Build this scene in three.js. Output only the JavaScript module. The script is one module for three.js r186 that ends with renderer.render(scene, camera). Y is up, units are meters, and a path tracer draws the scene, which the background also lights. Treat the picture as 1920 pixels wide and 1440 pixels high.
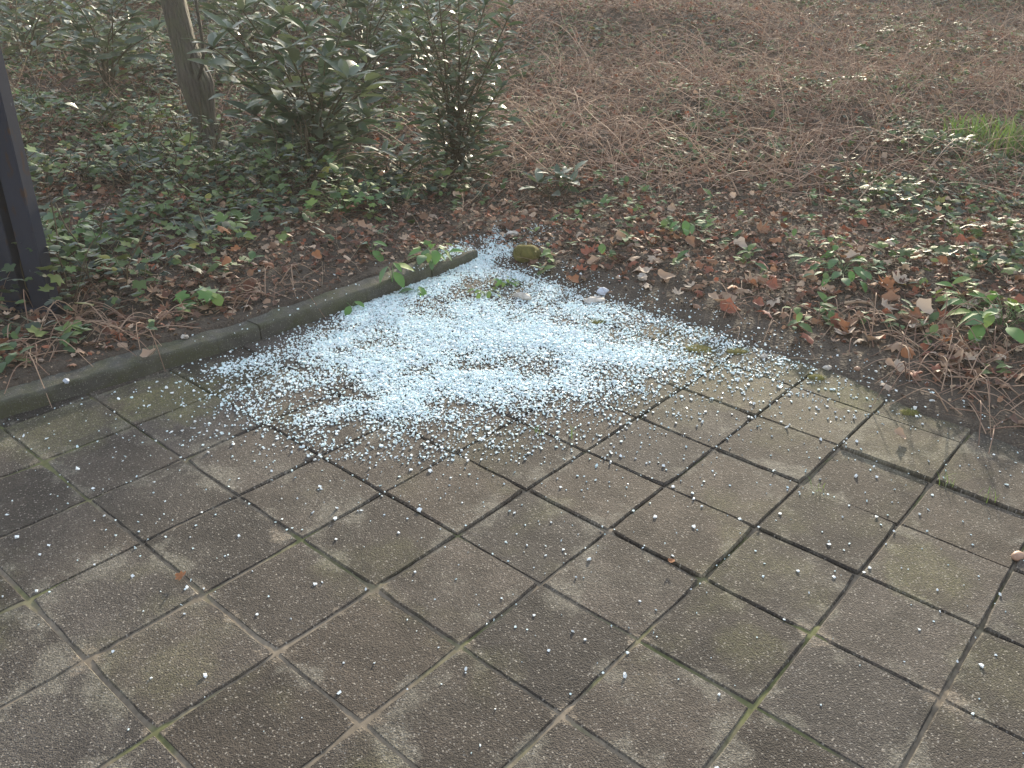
import * as THREE from 'three';
import { mergeGeometries, mergeVertices } from 'three/addons/utils/BufferGeometryUtils.js';

// ---------------------------------------------------------------- camera, sky, sun, exposure
const scene = new THREE.Scene();
const CAM = { f: 1631.4, pitch: 0.47902, roll: 0.02619, h: 1.4869 };          // pixels of the 1920 x 1440 photograph, radians, metres
const camera = new THREE.PerspectiveCamera(47.627, 4 / 3, 0.05, 600);
camera.position.set(0, CAM.h, 0);
camera.rotation.order = 'YXZ';
camera.rotation.set(-CAM.pitch, 0, CAM.roll);
scene.add(camera);

function rayDir(px, py) {
  const a = (px - 960) / CAM.f, b = (720 - py) / CAM.f, cr = Math.cos(CAM.roll), sr = Math.sin(CAM.roll);
  const u = cr * a - sr * b, v = sr * a + cr * b, cp = Math.cos(CAM.pitch), sp = Math.sin(CAM.pitch);
  return new THREE.Vector3(u, v * cp - sp, -(v * sp + cp)).normalize();
}
const sunDir = rayDir(1600, -640);                                             // low winter sun, up beyond the bank

const SKY = 0.66;
const renderer = new THREE.WebGLRenderer({ antialias: true });
renderer.toneMapping = THREE.LinearToneMapping;
renderer.toneMappingExposure = 2.05;
renderer.shadowMap.enabled = true;

{ // clear winter sky: pale towards the horizon, blue overhead, brighter air around the low sun
  const w = 512, h = 256, d = new Float32Array(w * h * 4), dir = new THREE.Vector3();
  for (let y = 0; y < h; y++) for (let x = 0; x < w; x++) {
    const lon = (x + 0.5) / w * Math.PI * 2 - Math.PI, lat = (y + 0.5) / h * Math.PI - Math.PI / 2;
    dir.set(Math.cos(lat) * Math.cos(lon), Math.sin(lat), Math.cos(lat) * Math.sin(lon));
    const e = Math.max(0, dir.y), k = Math.pow(1 - e, 2.2), c = Math.max(0, dir.dot(sunDir)), glow = 1.1 * Math.pow(c, 6) + 3.5 * Math.pow(c, 40), o = (y * w + x) * 4;
    d[o] = SKY * (0.50 + 0.42 * k + glow); d[o + 1] = SKY * (0.60 + 0.30 * k + glow * 0.92); d[o + 2] = SKY * (0.76 + 0.06 * k + glow * 0.74); d[o + 3] = 1;
  }
  const t = new THREE.DataTexture(d, w, h, THREE.RGBAFormat, THREE.FloatType);
  t.mapping = THREE.EquirectangularReflectionMapping; t.magFilter = t.minFilter = THREE.LinearFilter; t.needsUpdate = true;
  scene.background = t; scene.environment = t;
}

const sun = new THREE.DirectionalLight(new THREE.Color(1.0, 0.87, 0.66), 4.8);
sun.position.copy(sunDir).multiplyScalar(40);
sun.target.position.set(0, 0, -4);
sun.position.add(sun.target.position);
sun.castShadow = true;
sun.shadow.radius = 4;
sun.shadow.mapSize.set(4096, 4096);
Object.assign(sun.shadow.camera, { left: -14, right: 14, top: 14, bottom: -14, near: 1, far: 90 });
scene.add(sun, sun.target);
scene.fog = new THREE.FogExp2(new THREE.Color(1.0, 0.95, 0.86), 0.0045);

// ---------------------------------------------------------------- helpers
function rng(seed) { let s = seed >>> 0; return () => { s = (s + 0x6D2B79F5) >>> 0; let t = Math.imul(s ^ (s >>> 15), 1 | s); t = (t + Math.imul(t ^ (t >>> 7), 61 | t)) ^ t; return ((t ^ (t >>> 14)) >>> 0) / 4294967296; }; }
const hash = (x, y) => { let h = Math.imul(x | 0, 374761393) ^ Math.imul(y | 0, 668265263); h = Math.imul(h ^ (h >>> 13), 1274126177); return ((h ^ (h >>> 16)) >>> 0) / 4294967296; };
function noise(x, y) {
  const xi = Math.floor(x), yi = Math.floor(y); let fx = x - xi, fy = y - yi;
  fx = fx * fx * (3 - 2 * fx); fy = fy * fy * (3 - 2 * fy);
  const a = hash(xi, yi), b = hash(xi + 1, yi), c = hash(xi, yi + 1), d = hash(xi + 1, yi + 1);
  return a + (b - a) * fx + (c - a) * fy + (a - b - c + d) * fx * fy;
}
const fbm = (x, y, o = 4) => { let s = 0, a = 0.5, n = 0; for (let k = 0; k < o; k++) { s += a * noise(x, y); n += a; a *= 0.5; x = x * 2.03 + 17.1; y = y * 2.03 + 5.3; } return s / n; };
const clamp = (v, a = 0, b = 1) => v < a ? a : v > b ? b : v;
const smooth = (a, b, v) => { const t = clamp((v - a) / (b - a)); return t * t * (3 - 2 * t); };
const lerp = (a, b, t) => a + (b - a) * t;
const V = (x, y, z) => new THREE.Vector3(x, y, z);
const lin = (r, g, b) => new THREE.Color().setRGB(r, g, b);

const names = new Map();
function numbered(n) { const k = names.get(n) || 0; names.set(n, k + 1); return k ? `${n}_${String(k).padStart(3, '0')}` : n; }
function shade(o) { o.traverse(c => { if (c.isMesh) { c.castShadow = true; c.receiveShadow = true; } }); return o; }
function tag(o, label, category, group) { o.userData.label = label; o.userData.category = category; if (group) o.userData.group = group; return o; }
function thing(name, label, category, pos, group) { const o = new THREE.Group(); o.name = numbered(name); o.position.copy(pos); scene.add(o); return tag(o, label, category, group); }
function single(name, geo, mat, label, category, pos, group) { const o = new THREE.Mesh(geo, mat); o.name = numbered(name); if (pos) o.position.copy(pos); scene.add(o); shade(o); return tag(o, label, category, group); }
function part(name, geo, mat, parent) { const o = new THREE.Mesh(geo, mat); o.name = name; parent.add(o); return shade(o); }
function structure(o, name) { o.name = name; o.userData.kind = 'structure'; scene.add(o); return shade(o); }
function stuff(o, name, label, category, parent = scene) { o.name = parent === scene ? numbered(name) : name; o.userData.kind = 'stuff'; if (parent === scene) tag(o, label, category); parent.add(o); return shade(o); }

function dataTex(w, h, fill, srgb) {
  const d = new Uint8Array(w * h * 4), c = [0, 0, 0, 255];
  for (let y = 0; y < h; y++) for (let x = 0; x < w; x++) { fill(x, y, c); const o = (y * w + x) * 4; d[o] = c[0]; d[o + 1] = c[1]; d[o + 2] = c[2]; d[o + 3] = 255; }
  const t = new THREE.DataTexture(d, w, h, THREE.RGBAFormat);
  t.magFilter = THREE.LinearFilter; t.minFilter = THREE.LinearFilter; t.wrapS = t.wrapT = THREE.RepeatWrapping;
  if (srgb) t.colorSpace = THREE.SRGBColorSpace;
  t.needsUpdate = true; return t;
}
const enc = v => 255 * (v <= 0.0031308 ? 12.92 * v : 1.055 * Math.pow(Math.min(1, v), 1 / 2.4) - 0.055);

// ---------------------------------------------------------------- the place: paving grid, ground heights
const TILE = 0.3, GX = -0.3706, GD = 2.1407, GC = Math.cos(0.69984), GS = Math.sin(0.69984);
const gridX = (i, j) => GX + TILE * (i * GC + j * GS), gridD = (i, j) => GD + TILE * (-i * GS + j * GC);
function toGrid(x, d) { const dx = (x - GX) / TILE, dd = (d - GD) / TILE; return [dx * GC - dd * GS, dx * GS + dd * GC]; }
const kerbLine = [[-8.5, -4.7], [-5.2, -4.42], [-1.93, -4.2], [1.3, -3.9], [4.55, -3.95], [5.75, -4.05]];   // j, i of the kerb's front foot
function kerbI(j) { for (let k = 0; k < kerbLine.length - 1; k++) { const [a, b] = kerbLine[k], [c, d] = kerbLine[k + 1]; if (j <= c || k === kerbLine.length - 2) return b + (d - b) * clamp((j - a) / (c - a), -3, 1); } }
const edgeJ = i => 5.85 - 0.045 * Math.max(0, i - 0.5) * Math.max(0, i - 0.5) * 0.75 + 0.22 * (noise(i * 1.7 + 3, 4.2) - 0.5) + 0.1 * (noise(i * 6, 9.2) - 0.5);
const rise = d => { const t = clamp(d - 5.3, 0, 22); return 0.105 * (t - 1.5 * (1 - Math.exp(-t / 1.5))); };
function H(x, d) {
  const [i, j] = toGrid(x, d);
  const inside = -0.035;
  let hk = inside, hr = inside;
  const ki = kerbI(j) - 0.2;
  if (i < ki + 0.05) { const s = (ki - i) * TILE; hk = lerp(inside, 0.052 * (1 - smooth(4.4, 6.2, j)) + 0.012, clamp(s / 0.03)) + clamp(s, 0, 1.2) * 0.045; }
  const e = (j - edgeJ(i)) * TILE;
  if (e > -0.1) hr = lerp(inside, 0.006, clamp((e + 0.1) / 0.1)) + clamp(e, 0, 0.12) * 0.16 + clamp(e - 0.12, 0, 1) * 0.06;
  let h = Math.max(hk, hr);
  if (h > inside + 0.005) {
    const out = clamp(Math.max(e, (ki - i) * TILE) / 0.5);
    h += (fbm(x * 2.2 + 40, d * 2.2, 3) - 0.5) * 0.09 * out + (noise(x * 14, d * 14) - 0.5) * 0.014 * (0.3 + out);
    h += rise(d) + (fbm(x * 0.5 + 9, d * 0.5, 2) - 0.5) * 0.35 * smooth(5, 8, d);
  }
  return h;
}
const KERB_TOP = 0.062;
// each tile's own small settlement: height and two tilts
const tileSet = (i, j) => {
  const o = [0.0016 * (hash(i * 7 + 3, j * 5 + 1) - 0.5) * 2, 0.004 * (hash(i + 50, j * 3 + 8) - 0.5), 0.004 * (hash(i * 3 + 11, j + 70) - 0.5)];
  if (i === 3 && j === 3) o[0] = -0.007; if (i === 3 && j === 4) o[0] = 0.0035; if (i === 4 && j === 3) o[0] = -0.004; if (i === 4 && j === 4) o[0] = 0.004; if (i === 5 && j === 3) o[0] = 0.002;
  if (i === 2 && j === 3) o[0] = 0.0025; if (i === 1 && j === 0) o[0] = -0.003; if (i === 0 && j === 0) o[0] = 0.003; if (i === 2 && j === 1) o[0] = 0.003;
  return o;
};
function paveY(x, d) { const [i, j] = toGrid(x, d), a = Math.floor(i), b = Math.floor(j), [h, p, q] = tileSet(a, b); return h + p * (i - a - 0.5) + q * (j - b - 0.5); }
const onPaving = (x, d) => { const [i, j] = toGrid(x, d); return i > kerbI(j) && H(x, d) < -0.003; };
function groundY(x, d) { const [i, j] = toGrid(x, d); if (i <= kerbI(j) + 0.01 && i > kerbI(j) - 0.33 && j < 5.6) return KERB_TOP; return onPaving(x, d) ? paveY(x, d) : H(x, d); }
function hit(px, py) {                                                         // the spot on the ground a pixel of the photograph shows
  const r = rayDir(px, py); let t = 1;
  for (let k = 0; k < 4000; k++) { const y = CAM.h + r.y * t, x = r.x * t, d = -r.z * t; if (y <= groundY(x, d)) return V(x, groundY(x, d), -d); t += 0.008; }
  return V(r.x * t, 0, r.z * t);
}
function atDepth(px, py, d) { const r = rayDir(px, py), t = d / -r.z; return V(r.x * t, CAM.h + r.y * t, -d); }
function toPix(x, y, d) {
  const yy = y - CAM.h, cp = Math.cos(CAM.pitch), sp = Math.sin(CAM.pitch), yc = yy * cp + d * sp, zc = -yy * sp + d * cp, cr = Math.cos(CAM.roll), sr = Math.sin(CAM.roll);
  const u = x / zc, v = yc / zc; return [960 + CAM.f * (cr * u + sr * v), 720 - CAM.f * (-sr * u + cr * v)];
}

// ---------------------------------------------------------------- soil
const soilTex = dataTex(1024, 1024, (x, y, c) => {
  const n = fbm(x / 60, y / 60, 4), g = hash(x, y), g2 = noise(x / 3, y / 3);
  let v = 0.035 + 0.05 * n + 0.02 * (g - 0.5) + 0.03 * (g2 - 0.5);
  if (hash(x >> 1, (y >> 1) + 999) > 0.985) v += 0.12;
  c[0] = enc(v * 1.25); c[1] = enc(v * 0.98); c[2] = enc(v * 0.76);
}, true);
const soilBump = dataTex(512, 512, (x, y, c) => { const v = 255 * clamp(0.6 * fbm(x / 16, y / 16, 4) + 0.4 * noise(x / 2.5, y / 2.5)); c[0] = c[1] = c[2] = v; });
const soilMat = new THREE.MeshStandardMaterial({ map: soilTex, bumpMap: soilBump, bumpScale: 0.012, roughness: 1 });
{
  const axis = (lo, hi, step, flo, fhi) => { const a = []; for (let v = lo; v <= hi + 1e-6; v += step) a.push(v); let s = step; while (a[a.length - 1] < fhi) { s *= 1.25; a.push(a[a.length - 1] + s); } s = step; while (a[0] > flo) { s *= 1.25; a.unshift(a[0] - s); } return a; };
  const xs = axis(-3.6, 3.9, 0.03, -130, 130), ds = axis(1.2, 7.6, 0.03, -60, 220), pos = [], uv = [], idx = [];
  for (const d of ds) for (const x of xs) { pos.push(x, H(x, d), -d); uv.push(x / 1.3, d / 1.3); }
  const w = xs.length; for (let b = 0; b < ds.length - 1; b++) for (let a = 0; a < w - 1; a++) { const p = b * w + a; idx.push(p, p + 1, p + w, p + 1, p + w + 1, p + w); }
  const g = new THREE.BufferGeometry(); g.setAttribute('position', new THREE.Float32BufferAttribute(pos, 3)); g.setAttribute('uv', new THREE.Float32BufferAttribute(uv, 2)); g.setIndex(idx); g.computeVertexNormals();
  structure(new THREE.Mesh(g, soilMat), 'ground');
}

// ---------------------------------------------------------------- paving
const I0 = -5, I1 = 9, J0 = -8, J1 = 7, TW = 2048;
const mossSpots = [[-3.3, -0.4, 0.7, 0.9], [-3.6, -1.6, 0.7, 0.55], [-3.2, 0.6, 0.6, 0.3], [1.2, 4.6, 0.9, 0.5], [0.4, 4.9, 0.8, 0.55], [2.6, 5.3, 0.5, 0.85], [1.9, 5.4, 0.5, 0.6], [3.4, 5.4, 0.6, 0.45], [4.4, 2.4, 0.45, 0.55], [2.5, 4.4, 0.9, 0.3], [3.6, 4.4, 0.7, 0.35], [1.0, 3.6, 0.7, 0.25], [0.8, -0.6, 0.3, 0.3], [3.7, 0.5, 0.3, 0.4], [0.6, -2.6, 0.35, 0.35], [5.6, 2.6, 0.5, 0.4], [0.2, 1.3, 0.5, 0.25], [5.4, 1.6, 0.5, 0.3], [-1.2, -3.6, 0.5, 0.35]];
const spills = [[5, 1, 0.16], [4, 1, 0.17], [0, -3, 0.15], [1, -1, 0.12], [-0.2, -1.1, 0.1], [-3, -2, 0.14], [2, 1, 0.09], [3, 1, 0.07], [1, -2, 0.12], [0, -2, 0.1], [3, 0, 0.1], [2, -1, 0.13], [1, -3, 0.13], [3, -1, 0.12], [2, -2, 0.12], [0.4, -2, 0.07], [1, -1.4, 0.07]];
const wrapN = (x, y, s) => fbm(x * s, y * s, 3);
const paveTexel = (x, y, c) => {
  const i = x / TW * 12 - 4, j = y / TW * 12 - 6, a = Math.floor(i), b = Math.floor(j), fi = i - a, fj = j - b;
  const tint = 0.68 + 0.62 * hash(a * 13 + 7, b * 29 + 3), warm = (hash(a * 5 + 1, b * 3 + 9) - 0.5) * 0.1;
  let v = 0.05 * tint * (0.55 + 0.9 * wrapN(i + 5, j + 9, 4));
  const e = Math.min(fi, 1 - fi, fj, 1 - fj), n1 = wrapN(i + 30, j + 11, 7), n2 = wrapN(i + 70, j + 21, 2.2);
  // pale lime and sand grains worn into the rims, in ragged patches
  const film = clamp((n1 - 0.40 - e * 1.9 + (n2 - 0.5) * 1.1) * 3.4) * clamp(0.35 + noise(i * 40, j * 40));
  let sand = 0; for (const [si, sj, sr] of spills) { const q = Math.hypot((i - si), (j - sj)) / sr; if (q < 2) sand = Math.max(sand, clamp((1 - q + 1.6 * (wrapN(i + 3, j + 8, 9) - 0.5)) * 2.5)); }
  sand *= clamp(noise(i * 70 + 2, j * 70) * 1.6 - 0.1);
  const worn = clamp((n2 - 0.52) * 4) * clamp(noise(i * 60 + 4, j * 60) * 1.3 - 0.25);
  let r = v * (1.19 + warm), g = v * 0.985, bl = v * (0.82 - warm);
  const k = 0.62 * film + 0.34 * worn; r = lerp(r, 0.175, k); g = lerp(g, 0.16, k); bl = lerp(bl, 0.13, k);
  r = lerp(r, 0.25, sand * 0.75); g = lerp(g, 0.205, sand * 0.75); bl = lerp(bl, 0.155, sand * 0.75);
  let m = 0; for (const [mi, mj, mr, ms] of mossSpots) { const q = ((i - mi) ** 2 + (j - mj) ** 2) / (mr * mr); if (q < 2.2) m = Math.max(m, ms * clamp(1.25 - q + (n1 - 0.5) * 1.6)); }
  m = Math.max(m, 0.35 * clamp((wrapN(i + 90, j + 61, 1.6) - 0.6) * 5) * n1 * 1.6); m *= 0.45 + 0.75 * noise(i * 55 + 9, j * 55);
  r = lerp(r, 0.15, m * 0.6); g = lerp(g, 0.148, m * 0.6); bl = lerp(bl, 0.055, m * 0.6);
  // exposed grit
  const h1 = hash(x, y), h2 = hash(x >> 1, (y >> 1) + 5000), gn = (0.55 + 0.9 * hash(x + 811, y + 77)) * (0.7 + 0.6 * hash((x >> 1) + 31, (y >> 1) + 5));
  r *= gn; g *= gn; bl *= gn;
  if (h2 > 0.976) { const p = 0.5 + 0.5 * hash(x >> 1, y); r = lerp(r, 0.34, p); g = lerp(g, 0.31, p); bl = lerp(bl, 0.27, p); }
  else if (h1 > 0.988) { r = 0.36; g = 0.34; bl = 0.31; }
  else if (h1 < 0.06) { r *= 0.45; g *= 0.45; bl *= 0.45; }
  c[0] = enc(r); c[1] = enc(g); c[2] = enc(bl);
};
const paveTex = dataTex(TW, TW, paveTexel, true);
const paveBump = dataTex(1024, 1024, (x, y, c) => { const v = 255 * clamp(0.45 * hash(x, y) + 0.35 * noise(x / 2.2, y / 2.2) + 0.35 * fbm(x / 40, y / 40, 3)); c[0] = c[1] = c[2] = v; });
paveBump.repeat.set(3, 3);
const paveMat = new THREE.MeshStandardMaterial({ map: paveTex, bumpMap: paveBump, bumpScale: 0.003, roughness: 0.9 });
const pavement = new THREE.Group();
structure(pavement, 'pavement');
{
  const N = 4;                                                                  // pieces of a tile's rim per side
  for (let i = I0; i < I1; i++) for (let j = J0; j < J1; j++) {
    if (i + 1 < kerbI(j + 0.5) || j > 6) continue;
    const r = rng(i * 977 + j * 131 + 5), [h, p, q] = tileSet(i, j), cx = gridX(i + 0.5, j + 0.5), cd = gridD(i + 0.5, j + 0.5);
    const gap = 0.004, pos = [], uv = [], idx = [], ring = [];
    const gapA = gap + 0.0035 * r(), gapB = gap + 0.0035 * r();
    for (let s = 0; s < 4; s++) for (let k = 0; k < N; k++) { const t = k / N; ring.push([[t, 0], [1, t], [1 - t, 1], [0, 1 - t]][s]); }
    const put = (a, b, y) => {                                                  // a, b in tile units
      pos.push(gridX(i + a, j + b) - cx, y + p * (a - 0.5) + q * (b - 0.5), -(gridD(i + a, j + b) - cd)); uv.push((i + a + 4) / 12, (j + b + 6) / 12);
    };
    const jit = ring.map((_, k) => [(r() - 0.5) * 0.008 + (k % N === 0 && r() < 0.3 ? 0.015 + 0.03 * r() : 0), r()]);
    const inset = (pt, m) => [0.5 + (pt[0] - 0.5) * (1 - 2 * m), 0.5 + (pt[1] - 0.5) * (1 - 2 * m)];
    const gA = gapA / TILE, gB = gapB / TILE, shrink = pt => [0.5 + (pt[0] - 0.5) * (1 - gA), 0.5 + (pt[1] - 0.5) * (1 - gB)];
    ring.forEach((pt, k) => { const s = inset(shrink(pt), Math.max(0, jit[k][0]) * 0.7 + 0.008 + 0.011 * jit[k][1]); put(s[0], s[1], 0); });
    ring.forEach((pt, k) => { const s = inset(shrink(pt), jit[k][0] * 0.5 + 0.002); put(s[0], s[1], -0.0045 - 0.002 * jit[k][1]); });
    ring.forEach((pt, k) => { const s = inset(shrink(pt), jit[k][0] * 0.5 + 0.002); put(s[0], s[1], -0.045); });
    put(0.5, 0.5, 0.0006);
    const M = ring.length, C = 3 * M;
    for (let k = 0; k < M; k++) { const n = (k + 1) % M; idx.push(C, n, k); for (const o of [0, M]) idx.push(o + k, o + n, o + M + k, o + n, o + M + n, o + M + k); }
    const g = new THREE.BufferGeometry(); g.setAttribute('position', new THREE.Float32BufferAttribute(pos, 3)); g.setAttribute('uv', new THREE.Float32BufferAttribute(uv, 2));
    const ii = []; for (let k = 0; k < idx.length; k += 3) ii.push(idx[k], idx[k + 1], idx[k + 2]);
    g.setIndex(ii); let gg = g.toNonIndexed(); gg.computeVertexNormals();
    // make sure the top looks up
    if (gg.attributes.normal.getY(0) < 0) { for (let k = 0; k < ii.length; k += 3) { const t = ii[k]; ii[k] = ii[k + 1]; ii[k + 1] = t; } g.setIndex(ii); gg = g.toNonIndexed(); gg.computeVertexNormals(); }
    const m = part('paving_tile', gg, paveMat, pavement); m.position.set(cx, h, -cd);
  }
  // sand and moss in the joints
  const pos = [], col = [], idx = [], step = 0.035, na = Math.round((I1 - I0) / step), nb = Math.round((6.6 - J0) / step);
  for (let b = 0; b <= nb; b++) for (let a = 0; a <= na; a++) {
    const i = I0 + a * step, j = J0 + b * step;
    let near = 0; for (const [si, sj, sr] of spills) { const dd = Math.hypot(i - si, j - sj) / sr; near = Math.max(near, 1 - dd + 0.5 * (noise(i * 9, j * 9) - 0.5)); }
    const front = smooth(1.4, -2.5, j - i * 0.25);                               // older, fuller joints towards the open paving
    let y = -0.017 + 0.007 * noise(i * 1.3 + 8, j * 1.3) + 0.0085 * front + 0.003 * noise(i * 12, j * 12);
    if (near > 0) y = Math.max(y, lerp(y, -0.0012, smooth(0, 0.5, near)));
    for (const [oi, oj] of [[0, 0], [0.06, 0], [-0.06, 0], [0, 0.06], [0, -0.06]]) y = Math.min(y, paveY(gridX(i + oi, j + oj), gridD(i + oi, j + oj)) - (near > 0 ? 0.0022 : lerp(0.004, 0.0025, front)));
    pos.push(gridX(i, j), y, -gridD(i, j));
    const mo = smooth(0.5, 0.72, fbm(i * 1.9 + 20, j * 1.9, 3)), gr = 0.75 + 0.5 * hash(a, b);
    const base = 0.75 + 0.35 * noise(i * 3 + 2, j * 3);
    col.push(lerp(0.2 * base, 0.1, mo * 0.8) * gr, lerp(0.165 * base, 0.115, mo * 0.8) * gr, lerp(0.125 * base, 0.035, mo * 0.8) * gr);
  }
  const w = na + 1; for (let b = 0; b < nb; b++) for (let a = 0; a < na; a++) { const p = b * w + a; idx.push(p, p + 1, p + w, p + 1, p + w + 1, p + w); }
  const g = new THREE.BufferGeometry(); g.setAttribute('position', new THREE.Float32BufferAttribute(pos, 3)); g.setAttribute('color', new THREE.Float32BufferAttribute(col, 3)); g.setIndex(idx); g.computeVertexNormals();
  part('joint_sand', g, new THREE.MeshStandardMaterial({ vertexColors: true, roughness: 1, side: THREE.DoubleSide }), pavement);
}

// ---------------------------------------------------------------- kerb
{
  const kt = dataTex(512, 512, (x, y, c) => {
    const n = fbm(x / 50, y / 50, 4), m = clamp((fbm(x / 90 + 7, y / 60, 4) - 0.38) * 4) * (0.5 + 0.7 * noise(x / 4, y / 4));
    let v = 0.085 * (0.6 + 0.7 * n) * (0.7 + 0.6 * hash(x, y)); if (hash(x >> 1, y >> 1) > 0.97) v = 0.25;
    c[0] = enc(lerp(v * 1.03, 0.07, m * 0.6)); c[1] = enc(lerp(v, 0.075, m * 0.6)); c[2] = enc(lerp(v * 0.88, 0.03, m * 0.6));
  }, true);
  const kb = dataTex(256, 256, (x, y, c) => { c[0] = c[1] = c[2] = 255 * clamp(0.5 * hash(x, y) + 0.5 * fbm(x / 12, y / 12, 3)); });
  const km = new THREE.MeshStandardMaterial({ map: kt, bumpMap: kb, bumpScale: 0.004, roughness: 0.95 });
  const kerb = structure(new THREE.Group(), 'kerb');
  for (let k = 0; k < kerbLine.length - 1; k++) {
    const [ja, ia] = kerbLine[k], [jb, ib] = kerbLine[k + 1], A = V(gridX(ia, ja), 0, -gridD(ia, ja)), B = V(gridX(ib, jb), 0, -gridD(ib, jb));
    const L = A.distanceTo(B) - 0.006, prof = new THREE.Shape(), w = 0.1, top = KERB_TOP, bot = -0.13, ch = 0.012;
    prof.moveTo(0, bot); prof.lineTo(0, top - ch * 1.6); prof.quadraticCurveTo(0.001, top - 0.001, ch, top); prof.lineTo(w - 0.006, top); prof.lineTo(w, top - 0.006); prof.lineTo(w, bot);
    let g = new THREE.ExtrudeGeometry(prof, { depth: L, steps: 24, bevelEnabled: false, curveSegments: 4 });
    const P = g.attributes.position, uv = g.attributes.uv;
    for (let q = 0; q < P.count; q++) {
      const x = P.getX(q), y = P.getY(q), z = P.getZ(q), f = y > 0 ? 1 : 0;
      P.setXYZ(q, x + f * (0.012 * (noise(z * 18 + k * 30, y * 20 + x * 30) - 0.5) + 0.012 * Math.max(0, noise(z * 6 + k * 11, 3) - 0.7)), y + f * 0.011 * (noise(z * 14 + k * 9, x * 30) - 0.5) + f * ([0, .002, -.003, 0, -.016][k]), z);
      uv.setXY(q, z * 1.6 + k * 0.37, (x + y) * 1.6);
    }
    g.computeVertexNormals();
    const m = part('kerb_stone', g, km, kerb);
    // local z runs along the kerb; local x points away from the paving
    const dir = B.clone().sub(A).normalize(), away = V(-GC, 0, -GS);            // about -i
    const xax = V(0, 1, 0).cross(dir); if (xax.dot(away) < 0) xax.negate();
    m.position.copy(A); m.quaternion.setFromRotationMatrix(new THREE.Matrix4().makeBasis(xax, V(0, 1, 0), dir));
    if (xax.clone().cross(V(0, 1, 0)).dot(dir) < 0) { m.quaternion.setFromRotationMatrix(new THREE.Matrix4().makeBasis(xax, V(0, 1, 0), dir.clone().negate())); m.position.copy(B); }
  }
}

// ---------------------------------------------------------------- leaf shapes (unit size, tip towards +z, face up)
function bladeLeaf(width, fold, droop, n = 4) {                                // simple elliptic leaf: midrib and two halves
  const pos = [], idx = [];
  for (let k = 0; k <= n; k++) { const t = k / n, w = width * Math.pow(Math.sin(Math.PI * clamp(t * 0.94 + 0.03)), 0.75), y = -droop * t * t; pos.push(-w, y + fold * w, t, 0, y, t, w, y + fold * w, t); }
  for (let k = 0; k < n; k++) { const a = k * 3; idx.push(a, a + 3, a + 1, a + 1, a + 3, a + 4, a + 1, a + 4, a + 2, a + 2, a + 4, a + 5); }
  const g = new THREE.BufferGeometry(); g.setAttribute('position', new THREE.Float32BufferAttribute(pos, 3)); g.setIndex(idx); g.computeVertexNormals(); return g;
}
function lobedLeaf(lobes, curl, twist, seed, rough = 0) {                        // [angle in degrees from the tip, radius] ... one side, mirrored
  const r = rng(seed), pts = [];
  for (const [a, q] of lobes) pts.push([a, q]);
  for (let k = lobes.length - 1; k >= 0; k--) if (lobes[k][0] > 0 && lobes[k][0] < 180) pts.push([-lobes[k][0], lobes[k][1]]);
  const pos = [0, 0, 0], idx = [];
  for (const [a, q] of pts) { const t = a * Math.PI / 180, R = q * (1 + rough * (r() - 0.5)), x = Math.sin(t) * R, z = Math.cos(t) * R; pos.push(x, curl * (x * x * 1.6 + z * z) + twist * x * z + rough * 0.35 * (r() - 0.5), z); }
  for (let k = 0; k < pts.length; k++) idx.push(0, 1 + k, 1 + (k + 1) % pts.length);
  const g = new THREE.BufferGeometry(); g.setAttribute('position', new THREE.Float32BufferAttribute(pos, 3)); g.setIndex(idx); g.computeVertexNormals();
  if (g.attributes.normal.getY(0) < 0) { const id = g.index.array; for (let k = 0; k < id.length; k += 3) { const t = id[k]; id[k] = id[k + 1]; id[k + 1] = t; } g.computeVertexNormals(); }
  return g;
}
const ivyLobes = [[0, 0.62], [20, 0.4], [52, 0.56], [82, 0.36], [118, 0.48], [150, 0.38], [180, 0.16]];
const mapleLobes = [[0, 0.62], [11, 0.4], [22, 0.36], [38, 0.5], [52, 0.52], [66, 0.35], [92, 0.44], [118, 0.36], [140, 0.2], [180, 0.3]];
const oakLobes = [[0, 0.62], [14, 0.52], [20, 0.34], [34, 0.42], [52, 0.24], [80, 0.36], [104, 0.18], [135, 0.34], [160, 0.3], [180, 0.5]];
const roundLobes = [[0, 0.6], [25, 0.5], [55, 0.42], [90, 0.36], [130, 0.38], [160, 0.42], [180, 0.5]];
const G = {
  ivy: [lobedLeaf(ivyLobes, -0.3, 0.1, 1, 0.15), lobedLeaf(ivyLobes, 0.25, -0.3, 2, 0.2), lobedLeaf(roundLobes, -0.35, 0.2, 3, 0.15)],
  dead: [lobedLeaf(mapleLobes, 0.7, 0.4, 4, 0.35), lobedLeaf(oakLobes, -0.9, 0.5, 5, 0.3), lobedLeaf(roundLobes, 1.0, -0.6, 6, 0.35), lobedLeaf(mapleLobes, -0.6, -0.7, 7, 0.4), lobedLeaf(roundLobes, -0.8, 0.3, 8, 0.5)],
  laurel: [bladeLeaf(0.17, 0.35, 0.18), bladeLeaf(0.19, 0.2, 0.32), bladeLeaf(0.155, 0.5, 0.06)],
  weed: [bladeLeaf(0.27, 0.25, 0.3), bladeLeaf(0.32, 0.15, 0.45)],
  blade: [(() => { const g = new THREE.BufferGeometry(); g.setAttribute('position', new THREE.Float32BufferAttribute([-.02, 0, 0, .02, 0, 0, -.018, .45, .1, .018, .45, .1, -.012, .8, .34, .012, .8, .34, 0, .95, .62], 3)); g.setIndex([0, 1, 2, 1, 3, 2, 2, 3, 4, 3, 5, 4, 4, 5, 6]); g.computeVertexNormals(); return g; })()],
};
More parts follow.
